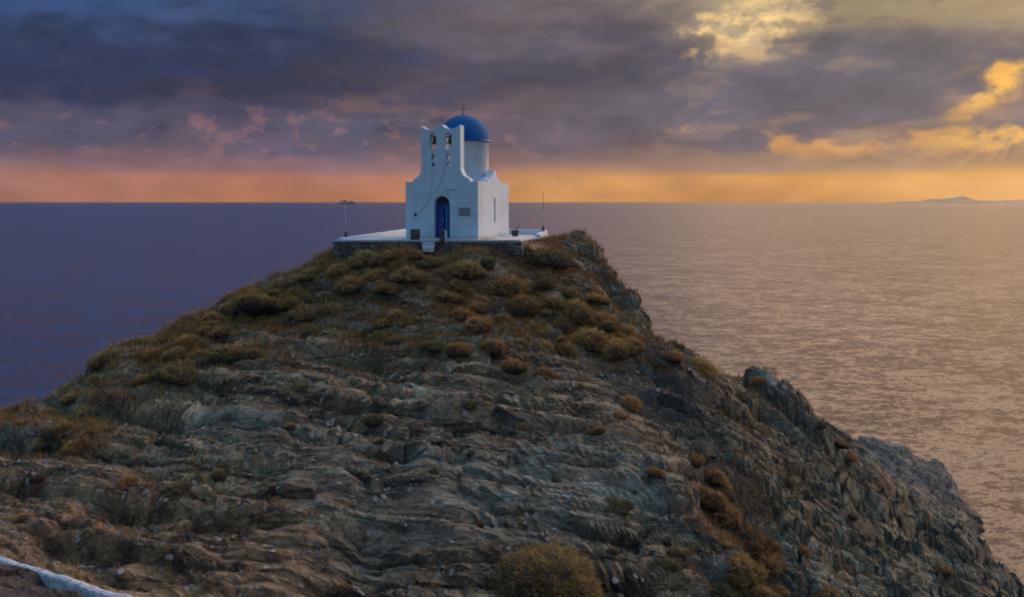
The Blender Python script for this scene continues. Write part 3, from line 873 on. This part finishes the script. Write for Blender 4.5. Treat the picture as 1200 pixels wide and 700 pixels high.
SHRUBS = [(-6.6,44.8,1.92,'o'),(-9.9,44.1,2.09,'o'),(-10.6,42.8,2.77,'o'),(-9.4,43.4,1.68,'o'),(-7.7,44.4,1.34,'b'),(-10.7,39.7,2.58,'o'),(-15.8,41.7,1.99,'o'),(-16.5,40.5,1.76,'o'),(-13.1,38.4,1.84,'o'),(-12.8,42.2,1.27,'b'),(-13.2,40.4,1.4,'b'),(-12.2,43.1,1.11,'b'),(-11.5,44.4,1.15,'o'),(-9.0,44.3,1.33,'o'),(-14.4,39.7,1.21,'b'),(-16.8,39.7,1.21,'b'),(-17.1,38.3,1.17,'b'),(-18.2,38.5,1.18,'b'),(-18.0,44.7,1.56,'b'),(-14.4,38.4,1.2,'b'),(-16.1,37.4,1.31,'b'),(-16.2,35.4,1.12,'b'),(-18.2,36.6,1.16,'b'),(-9.8,42.0,1.45,'b'),(-8.1,43.1,1.34,'o'),(-7.0,43.1,1.48,'b'),(-5.9,43.6,1.5,'b'),(-8.8,42.1,1.6,'o'),(-7.5,41.9,1.23,'o'),(-11.9,40.9,1.2,'b'),(-12.6,39.6,1.17,'b'),(-10.9,42.4,1.46,'b'),(-16.9,35.3,1.06,'b'),(-15.5,34.6,1.04,'b'),(-4.6,43.5,1.87,'b'),(-3.7,44.3,1.52,'o'),(-2.0,44.0,2.08,'b'),(-2.4,43.4,1.35,'b'),(-4.0,43.2,1.26,'d'),(-2.8,42.6,1.47,'b'),(-5.5,42.5,1.1,'b'),(-1.1,44.4,1.14,'d'),(-0.1,44.0,2.08,'b'),(0.5,43.3,2.24,'b'),(-0.4,42.0,1.31,'b'),(-1.2,43.0,1.11,'b'),(-1.5,40.8,1.55,'b'),(-2.2,41.6,1.29,'b'),(-2.6,42.2,1.09,'b'),(-5.2,40.7,1.94,'o'),(-5.9,40.9,1.2,'d'),(1.3,40.8,1.55,'b'),(0.9,42.1,1.46,'b'),(-0.7,39.7,1.72,'b'),(0.0,38.7,1.48,'b'),(1.3,38.7,1.01,'b'),(-2.0,39.3,1.36,'b'),(-3.3,39.4,1.36,'d'),(1.5,46.3,2.78,'d'),(0.5,46.1,1.58,'d'),(2.7,47.2,1.46,'d'),(3.6,48.3,1.41,'d'),(3.8,45.5,1.17,'b'),(2.8,43.5,2.06,'b'),(3.8,43.4,2.06,'b'),(3.4,42.1,2.18,'b'),(2.3,43.0,1.63,'b'),(4.9,43.4,1.88,'b'),(4.4,41.9,1.82,'b'),(1.8,43.7,1.66,'b'),(2.6,44.4,1.38,'b'),(5.2,42.1,1.31,'b'),(2.2,41.1,1.43,'b'),(3.7,44.7,1.39,'b'),(1.4,44.5,1.3,'d'),(8.4,44.3,2.31,'b'),(7.0,42.6,1.33,'b'),(6.1,41.9,1.09,'d'),(12.0,48.0,0.92,'b'),(16.6,50.0,1.32,'b'),(17.6,50.9,1.35,'b'),(15.3,48.5,1.02,'d'),(10.6,45.5,0.95,'d'),(8.2,39.7,1.77,'b'),(7.3,39.4,1.39,'b'),(8.6,39.8,1.14,'b'),(7.6,38.4,1.58,'b'),(8.5,39.2,1.97,'b'),(9.6,39.5,2.15,'b'),(10.1,39.1,1.79,'b'),(7.9,33.4,1.84,'b'),(8.3,33.1,1.84,'b'),(10.7,39.8,1.23,'b'),(7.8,33.8,1.23,'b'),(6.2,35.6,0.96,'d'),(7.2,32.7,1.51,'d'),(10.6,38.5,1.42,'b'),(5.4,32.7,1.01,'d'),(5.1,31.8,0.99,'d'),(12.2,40.7,1.11,'b'),(24.6,55.0,1.71,'b'),(12.6,39.1,1.44,'b'),(16.3,46.5,1.09,'d'),(12.0,42.6,0.91,'d'),(-10.7,31.4,1.54,'d'),(-12.5,31.7,0.85,'b'),(-16.7,35.4,0.87,'d'),(-5.0,35.2,1.05,'d'),(-4.6,34.1,0.48,'d'),(-4.3,31.7,0.45,'d'),(-1.4,33.8,0.48,'d'),(-2.6,32.5,0.52,'d'),(3.6,33.4,1.2,'d'),(3.4,32.1,0.64,'d'),(4.7,39.0,1.36,'b'),(4.1,37.7,0.86,'b'),(3.2,36.5,0.84,'b'),(-7.9,37.3,0.85,'b'),(-7.8,34.8,0.73,'b'),(5.3,35.6,0.82,'b'),(-1.1,31.0,0.56,'d'),(-9.6,32.0,0.74,'d'),(-7.5,31.0,0.56,'d'),(-14.5,28.7,0.67,'b'),(-15.7,32.2,0.63,'d'),(-4.0,37.6,0.79,'d'),(-1.6,36.1,0.63,'d'),(1.5,34.0,0.55,'d'),(0.3,35.8,0.57,'b'),(1.3,29.4,3.96,'B')]
_r = np.random.default_rng(21); _n = 0
while _n < 55:
    _x, _y = _r.uniform(-19, 5), _r.uniform(36.5, 46)
    if -8.4 < _x < 2 and _y > 44.9 or veg[np.searchsorted(ax_y, _y), np.searchsorted(ax_x, _x)] < .62: continue
    SHRUBS.append((round(_x, 2), round(_y, 2), round(_r.uniform(.6, 1.3), 2), 'o' if _r.random() < .25 else 'b')); _n += 1
SHRUBS[113] = (3.3, 31.6, .63, 'd')
SPECIAL = {2: 'widest olive green cushion shrub high on the left flank near the skyline',
 5: 'wide olive green cushion shrub at the lower edge of the left flank vegetation',
 6: 'olive green shrub standing on the left skyline against the sea',
 58: 'broad dark scrub bush against the right corner of the terrace wall',
 75: 'broad dry brown shrub on the right ridge crest outlined against the sea',
 78: 'small dry shrub beside the highest crag of the right ridge',
 88: 'broadest brown shrub in the gully of the right hand slope',
 100: 'dry brown shrub lowest on the far right slope near the water',
 104: 'dark scrub bush alone on the left rock face above the white path edging',
 107: 'dark scrub bush in the upper middle of the bare rock, left of centre',
 112: 'dark scrub bush on bare rock just right of and above the largest bush',
 114: 'dry brown shrub on pale rock beside the dark outcrop right of centre'}
proto = {}
def shrub_mesh(kind, v):
    key = (kind, v)
    if key not in proto:
        n, lob, sq, bl, wd = {'o': (5200, 5, .95, .085, .0075), 'b': (4200, 4, 1.0, .105, .0080), 'd': (3800, 6, 1.05, .11, .0090), 'B': (42000, 9, 1.15, .050, .0028)}[kind]
        me, nb = cushion('cushion_shrub', n, 10 * v + {'o': 1, 'b': 2, 'd': 3, 'B': 4}[kind], lob, sq, bl, wd)
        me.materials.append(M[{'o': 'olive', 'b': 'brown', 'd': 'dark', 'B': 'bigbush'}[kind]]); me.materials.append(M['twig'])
        mi = np.zeros(len(me.polygons), dtype=np.int32); mi[nb:] = 1; me.polygons.foreach_set('material_index', mi)
        proto[key] = me
    return proto[key]
KN = {'o': 'rounded olive green cushion shrub', 'b': 'dry orange brown shrub', 'd': 'dark brown green scrub bush'}
def zone(x, y):
    if x < -6.8 and y > 36: return 'on the upper left flank of the hill'
    if x > 6.5 and y > 43.5: return 'along the right hand ridge above the sea'
    if x > 5: return 'in the gully of the right hand slope'
    if y > 38.4 and x < 1.7: return 'on the slope just below the terrace'
    if y > 38.4: return 'below the right end of the terrace'
    if x < -6.8: return 'low down on the left rock face'
    return 'in the middle of the bare layered rock face'
vi = 0; rg = random.Random(11)
for i, (x, y, s, k) in enumerate(SHRUBS):
    v = i % 3 if k != 'B' else 0
    o = bpy.data.objects.new('cushion_shrub', shrub_mesh(k, v)); link(o)
    if k == 'B': x, y, s = 1.2, 30.0, 5.0
    h, n, _ = ground(x, y)
    s *= {'o': 1.12, 'b': 1.08, 'd': .95, 'B': 1.0}[k]
    o.scale = (s * rg.uniform(.95, 1.15), s * rg.uniform(.85, 1.0), s * rg.uniform(.55, .88) * (1.35 if k == 'B' else 1) * (.7 if x > 6.5 and y > 43 else 1))
    nn = (n + Vector((0, 0, 2.2))).normalized(); o.rotation_euler = nn.to_track_quat('Z', 'Y').to_euler(); o.rotation_euler.rotate_axis('Z', rg.uniform(0, 6.28) if k != 'B' else 0)
    o.location = h - Vector((0, 0, .07 * s))
    if i in SPECIAL: tag(o, SPECIAL[i], 'shrub', 'cushion shrubs growing on the headland')
    elif k == 'B': tag(o, 'largest bushy olive brown shrub at the bottom edge in front of the rock face', 'shrub', 'cushion shrubs growing on the headland')
    else:
        z = zone(x, y); size = 'small' if s < .9 else 'broad'
        tag(o, size + ' ' + KN[k] + ' ' + z, 'shrub', 'cushion shrubs growing on the headland')

# dry grass and low litter between the shrubs: nobody could count it
def grass():
    rg = np.random.default_rng(5); Vv = []; F = []; T = []; k = 0; made = 0
    while made < 20000:
        x = rg.uniform(-24, 19); y = rg.uniform(25, 52)
        xi = np.searchsorted(ax_x, x); yi = np.searchsorted(ax_y, y)
        vv = veg[yi, xi]
        if rg.random() > vv * .95 + .035: continue
        if -8.2 < x < 1.6 and y > 45.2: continue
        h, n, _ = ground(x, y)
        if n.z < .45 or h.z < 3: continue
        made += 1; m = rg.integers(7, 15); sz = rg.uniform(.10, .36); t0 = rg.random()
        for _ in range(m):
            a = rg.uniform(0, 6.28); q = rg.uniform(0, .10); bx = x + q * math.cos(a); by = y + q * math.sin(a)
            d = np.array([math.cos(a) * .7, math.sin(a) * .7, rg.uniform(.5, 1.3)]) * sz * rg.uniform(.6, 1.2)
            w = .010; sx, sy = -math.sin(a) * w, math.cos(a) * w
            Vv += [(bx - sx, by - sy, h.z - .03), (bx + sx, by + sy, h.z - .03), (bx + d[0], by + d[1], h.z + d[2])]
            F.append((k, k + 1, k + 2)); k += 3; tt = min(1, t0 * .7 + rg.random() * .3); T += [tt * .7, tt * .7, tt]
    me = bpy.data.meshes.new('dry_grass'); me.from_pydata(Vv, [], F)
    at = me.attributes.new('tone', 'FLOAT', 'POINT'); at.data.foreach_set('value', np.array(T, dtype=np.float32))
    me.materials.append(M['grass']); o = link(bpy.data.objects.new('dry_grass', me))
    tag(o, 'dry straw coloured grass growing between shrubs on the headland', 'grass', kind='stuff')
grass()

# loose stones: scree (stuff)
def rock_bm(bm, c, s, rg, n=9):
    pts = [Vector((rg.gauss(0, 1), rg.gauss(0, 1), rg.gauss(0, .75))).normalized() for _ in range(n)]
    vs = [bm.verts.new(Vector((p.x * s * 1.2, p.y * s, p.z * s * .36)) + Vector(c)) for p in pts]
    r = bmesh.ops.convex_hull(bm, input=vs)
    bad = [e for e in r['geom_interior'] if isinstance(e, bmesh.types.BMVert)]
    if bad: bmesh.ops.delete(bm, geom=bad, context='VERTS')
def scree():
    rg = random.Random(8); shapes = []
    for _ in range(14):
        b = bmesh.new(); rock_bm(b, (0, 0, 0), 1, rg, 11); b.verts.index_update()
        shapes.append((np.array([v.co[:] for v in b.verts]), [[v.index for v in f.verts] for f in b.faces])); b.free()
    Vv = []; F = []; T = []; off = 0; k = 0
    while k < 16000:
        x = rg.uniform(-18, 26); y = rg.uniform(24, 56)
        h, n, _ = ground(x, y)
        if n.z < .5 or h.z < 3: continue
        if -8.3 < x < 2 and y > 45: continue
        k += 1; s = .026 * (1 / max(.01, rg.random())) ** .5; s = min(s, .095); v, f = shapes[k % 14]; a = rg.uniform(0, 6.28)
        ca, sa = math.cos(a) * s, math.sin(a) * s
        q = np.stack([v[:, 0] * ca - v[:, 1] * sa + x, v[:, 0] * sa + v[:, 1] * ca + y, v[:, 2] * s + h.z + s * .04 - (v[:, 0] * ca - v[:, 1] * sa) * n.x * .7 / max(n.z, .5) - (v[:, 0] * sa + v[:, 1] * ca) * n.y * .7 / max(n.z, .5)], -1)
        Vv.append(q); F += [[i + off for i in g] for g in f]; off += len(v); T += [rg.random() ** 2.2 * .7] * len(v)
    me = bpy.data.meshes.new('scree'); me.from_pydata(np.concatenate(Vv).tolist(), [], F)
    at = me.attributes.new('tone', 'FLOAT', 'POINT'); at.data.foreach_set('value', np.array(T, dtype=np.float32))
    me.materials.append(M['stones']); o = link(bpy.data.objects.new('scree', me)); tag(o, 'broken loose stones scattered over the rocky slope', 'scree', kind='stuff')
scree()

# ------------------------------------------------------------------ sky
SUN_AZ, SUN_EL = RAD(47), RAD(8)
def world():
    w = bpy.data.worlds.new('World'); S.world = w; w.use_nodes = True; nt = w.node_tree
    bg = nt.nodes['Background']; bg.inputs['Strength'].default_value = .1
    w.cycles.sampling_method = 'MANUAL'; w.cycles.sample_map_resolution = 512
    sky = nt.nodes.new('ShaderNodeTexSky'); sky.sky_type = 'NISHITA'; sky.sun_disc = False
    sky.sun_elevation = SUN_EL; sky.sun_rotation = SUN_AZ; sky.altitude = 30; sky.air_density = 1.6; sky.dust_density = 3.0; sky.ozone_density = 1.5
    d = coord(nt, 'Generated'); x, y, z = xyz(nt, d)
    az = x._m('ARCTAN2', y) * 57.2958; el = z._m('ARCSINE') * 57.2958
    Pn = vec(nt, x, y, z * 2.6)
    n1 = noise(nt, Pn, 7, 7, .52); n2 = noise(nt, Pn, 21, 7, .58); n3 = noise(nt, vec(nt, x, y, z * 6), 9, 5, .5)
    lift = el.ss(1.0, 3.2)
    elw = el + (n1 - .5) * 5.0 * lift + (n2 - .5) * 1.2 * lift
    azw = az + (n3 - .5) * 9 + (n2 - .5) * 2
    c = (az * .0174533 - float(SUN_AZ))._m('COSINE')
    wr = c.ss(.54, .90); wb = c.ss(.25, -.35)
    t = (elw / 30).sat()
    k = 1 / 30
    left = t.ramp([(0, (.62, .23, .09)), (1.3 * k, (.54, .20, .12)), (1.75 * k, (.29, .155, .16)), (3.2 * k, (.155, .105, .155)), (5 * k, (.085, .078, .14)), (7 * k, (.046, .055, .115)), (11 * k, (.06, .075, .16)), (18 * k, (.10, .155, .42)), (1, (.17, .25, .62))])
    right = t.ramp([(0, (.66, .26, .045)), (1.3 * k, (.74, .31, .05)), (1.75 * k, (.33, .205, .14)), (3.2 * k, (.19, .14, .145)), (5 * k, (.15, .125, .16)), (8 * k, (.15, .13, .155)), (11 * k, (.30, .24, .17)), (16 * k, (1.0, .60, .34)), (1, (1.0, .67, .41))])
    back = t.ramp([(0, (.17, .24, .38)), (6 * k, (.17, .31, .50)), (1, (.18, .42, .68))])
    col = mix(nt, wr, left, right)
    col = mix(nt, wb, col, back)
    col = mix(nt, el.ss(28, 70), col, (.20, .31, .50))
    n4 = noise(nt, Pn, 48, 6, .6)
    edge = (n2 - .5) * 2.0 + (n4 - .5) * .8
    brk = noise(nt, vec(nt, x, y, z * 1.5 + .37), 19, 7, .52)
    def blob(px, py, rx, ry, color, soft=.5, amt=1.0, tilt=0.0, warp=True, gap=None):
        nonlocal col
        a0 = math.degrees(math.atan((px - 600) / 1167)); e0 = math.degrees(math.atan((350 - py) / 1167)) - 5.58
        A = (azw if warp else az + (n2 - .5) * 2.4) - a0; E = (elw if warp else el + (n2 - .5) * 1.6) - e0
        E = E - A * tilt
        v = ((A / (rx / 20.4)) * (A / (rx / 20.4)) + (E / (ry / 20.4)) * (E / (ry / 20.4)))._m('SQRT') + edge
        f = v.ss(1 - soft, 1 + soft, amt, 0) * lift * c.ss(0, .3)
        if gap: f = f * brk.ss(gap - .035, gap + .075)      # light only through ragged breaks
        col = mix(nt, f, col, color)
    blob(60, 20, 330, 40, (.030, .078, .205), .6, .95)
    blob(250, 92, 400, 42, (.022, .036, .105), .55, .97)
    blob(430, 108, 260, 22, (.030, .034, .080), .6, .85)
    blob(560, 95, 170, 26, (.070, .062, .105), .6, .8)
    blob(640, 30, 190, 36, (.135, .105, .130), .6, .8)
    blob(690, 62, 80, 26, (.080, .078, .130), .6, .7)
    blob(560, 125, 160, 14, (.180, .120, .135), .7, .7)
    blob(430, 158, 90, 20, (.090, .105, .170), .5, .8)
    blob(90, 165, 140, 22, (.080, .090, .160), .6, .75)
    blob(1040, 115, 210, 52, (.092, .102, .155), .45, .9)
    blob(820, 140, 180, 34, (.118, .112, .160), .6, .8)
    blob(700, 165, 160, 18, (.125, .105, .145), .6, .6)
    blob(1060, 20, 210, 30, (.36, .275, .165), .6, .9)
    blob(880, 30, 66, 40, (.42, .32, .20), .5, .9, warp=False)
    blob(886, 42, 50, 26, (1.0, .68, .30), .5, 1.0, warp=False, gap=.45)
    blob(822, 48, 32, 24, (.98, .64, .28), .5, 1.0, warp=False, gap=.44)
    blob(925, 20, 26, 14, (.86, .60, .28), .5, .9, warp=False, gap=.46)
    blob(1000, 60, 120, 12, (.13, .125, .16), .7, .7, warp=False)
    blob(1155, 118, 46, 34, (.40, .25, .13), .7, .5, .5, warp=False, gap=.42)
    blob(1155, 112, 34, 22, (1.0, .52, .10), .6, 1.0, .6, warp=False, gap=.49)
    blob(1175, 176, 70, 14, (.95, .50, .12), .6, .95, warp=False, gap=.47)
    blob(960, 176, 70, 11, (.80, .38, .13), .6, .9, warp=False, gap=.49)
    blob(838, 158, 50, 10, (.62, .33, .17), .6, .8, warp=False, gap=.49)
    blob(1040, 192, 220, 9, (.50, .29, .12), .8, .55, warp=False)
    # sunlit and shaded sides of the cloud masses
    off = .035
    P2 = vec(nt, x + off * math.sin(SUN_AZ), y + off * math.cos(SUN_AZ) , (z - .012) * 2.6)
    relief = (noise(nt, Pn, 11, 7, .55) - noise(nt, P2, 11, 7, .55)) * 1.0 + (noise(nt, Pn, 34, 5, .55) - noise(nt, vec(nt, x + .010, y, (z - .004) * 2.6), 34, 5, .55)) * .22
    rl = (relief * 2.4 * lift)
    warmc = mix(nt, wr, (.34, .17, .18), (.60, .38, .20))
    col = mix(nt, rl.ss(.08, .70) * wr.ss(.2, .9, .15, .30) * el.ss(9, 4.5, .5, 1.2) * c.ss(0, .3), col, warmc)
    col = mix(nt, (rl * -1).ss(.05, .6) * .50 * c.ss(0, .3), col, mix(nt, wr, (.022, .034, .085), (.075, .075, .115)))
    # crepuscular rays below the bright break
    ra = az - 27.5; re = el - 5.2
    ang = re._m('ARCTAN2', ra); rad_ = (ra * ra + re * re)._m('SQRT')
    ray = noise(nt, vec(nt, ang * 1.0, 3.0, 0.0), 9, 3, .5).ss(.45, .62)
    col = mix(nt, ray * rad_.ss(1, 3) * rad_.ss(13, 4) * re.ss(-.5, -1.8) * lift * c.ss(0, .3) * .5, col, (.72, .44, .18))
    # rosy fringes low on the left
    fr = noise(nt, vec(nt, x, y, z * 1.7), 34, 7, .6)
    col = mix(nt, fr.ss(.53, .66) * elw.ss(1.6, 2.6) * elw.ss(6.0, 3.8) * wr.ss(.75, .2) * c.ss(0, .3) * .42, col, (.40, .20, .20))
    # the clear band under the cloud sheet: brightest just right of the chapel and towards the sun
    band = el.ss(2.3, .9)
    ga = ((az - 3.2) / 5.5); gb = ((az - 26) / 9.0)
    col = mix(nt, (ga * ga * -1)._m('EXPONENT') * band * .75 * n3.ss(.25, .6, .6, 1), col, (.98, .46, .11))
    col = mix(nt, (gb * gb * -1)._m('EXPONENT') * band * .6, col, (.95, .50, .12))
    col = mix(nt, az.ss(-12, -30) * band * c.ss(0, .3) * .6, col, (.40, .185, .15))
    col = mix(nt, n3.ss(.42, .66) * el.ss(.3, 1.0) * band * c.ss(0, .3) * .40, col, mix(nt, wr, (.36, .18, .17), (.52, .27, .13)))
    g = (n2 * .4 + n1 * .7 - .05).ss(.30, .78, .72, 1.26)
    gm = nt.nodes.new('ShaderNodeMix'); 
    vm = nt.nodes.new('ShaderNodeVectorMath'); vm.operation = 'SCALE'; nt.links.new(col.k, vm.inputs[0]); nt.links.new((g * (el.ss(11.5, 24) * (wr * wr * 2.1 + 1.0) * c.ss(-.2, .3) + 1.0) * 10.0).k, vm.inputs['Scale'])
    nt.nodes.remove(gm)
    # thin cover lets the clear sky through by the horizon
    out = mix(nt, (el.ss(2.5, .4) * .18 + .05).sat(), V(nt, vm.outputs[0]), V(nt, sky.outputs[0]))
    nt.links.new(out.k, bg.inputs['Color'])
world()

sun = bpy.data.lights.new('sun', 'SUN'); sun.energy = 1.4; sun.angle = RAD(20); sun.color = (1.0, .74, .52)
so = link(bpy.data.objects.new('sun', sun))
sd = Vector((math.sin(SUN_AZ) * math.cos(SUN_EL), math.cos(SUN_AZ) * math.cos(SUN_EL), math.sin(SUN_EL)))
so.rotation_euler = sd.to_track_quat('Z', 'Y').to_euler(); so.location = (0, 0, 60)

# ------------------------------------------------------------------ camera
cam = bpy.data.cameras.new('camera'); cam.lens = 35; cam.sensor_width = 36; cam.clip_start = .1; cam.clip_end = 200000
co_ = link(bpy.data.objects.new('camera', cam)); co_.location = (0, 0, 32); co_.rotation_euler = (RAD(90) - math.atan(114 / 1166.67), 0, 0)
S.camera = co_
S.view_settings.view_transform = 'Standard'; S.view_settings.look = 'None'; S.view_settings.exposure = 0; S.view_settings.gamma = 1
S.view_settings.use_curve_mapping = False
S.cycles.filter_width = 2.0; S.cycles.max_bounces = 5; S.cycles.use_denoising = True
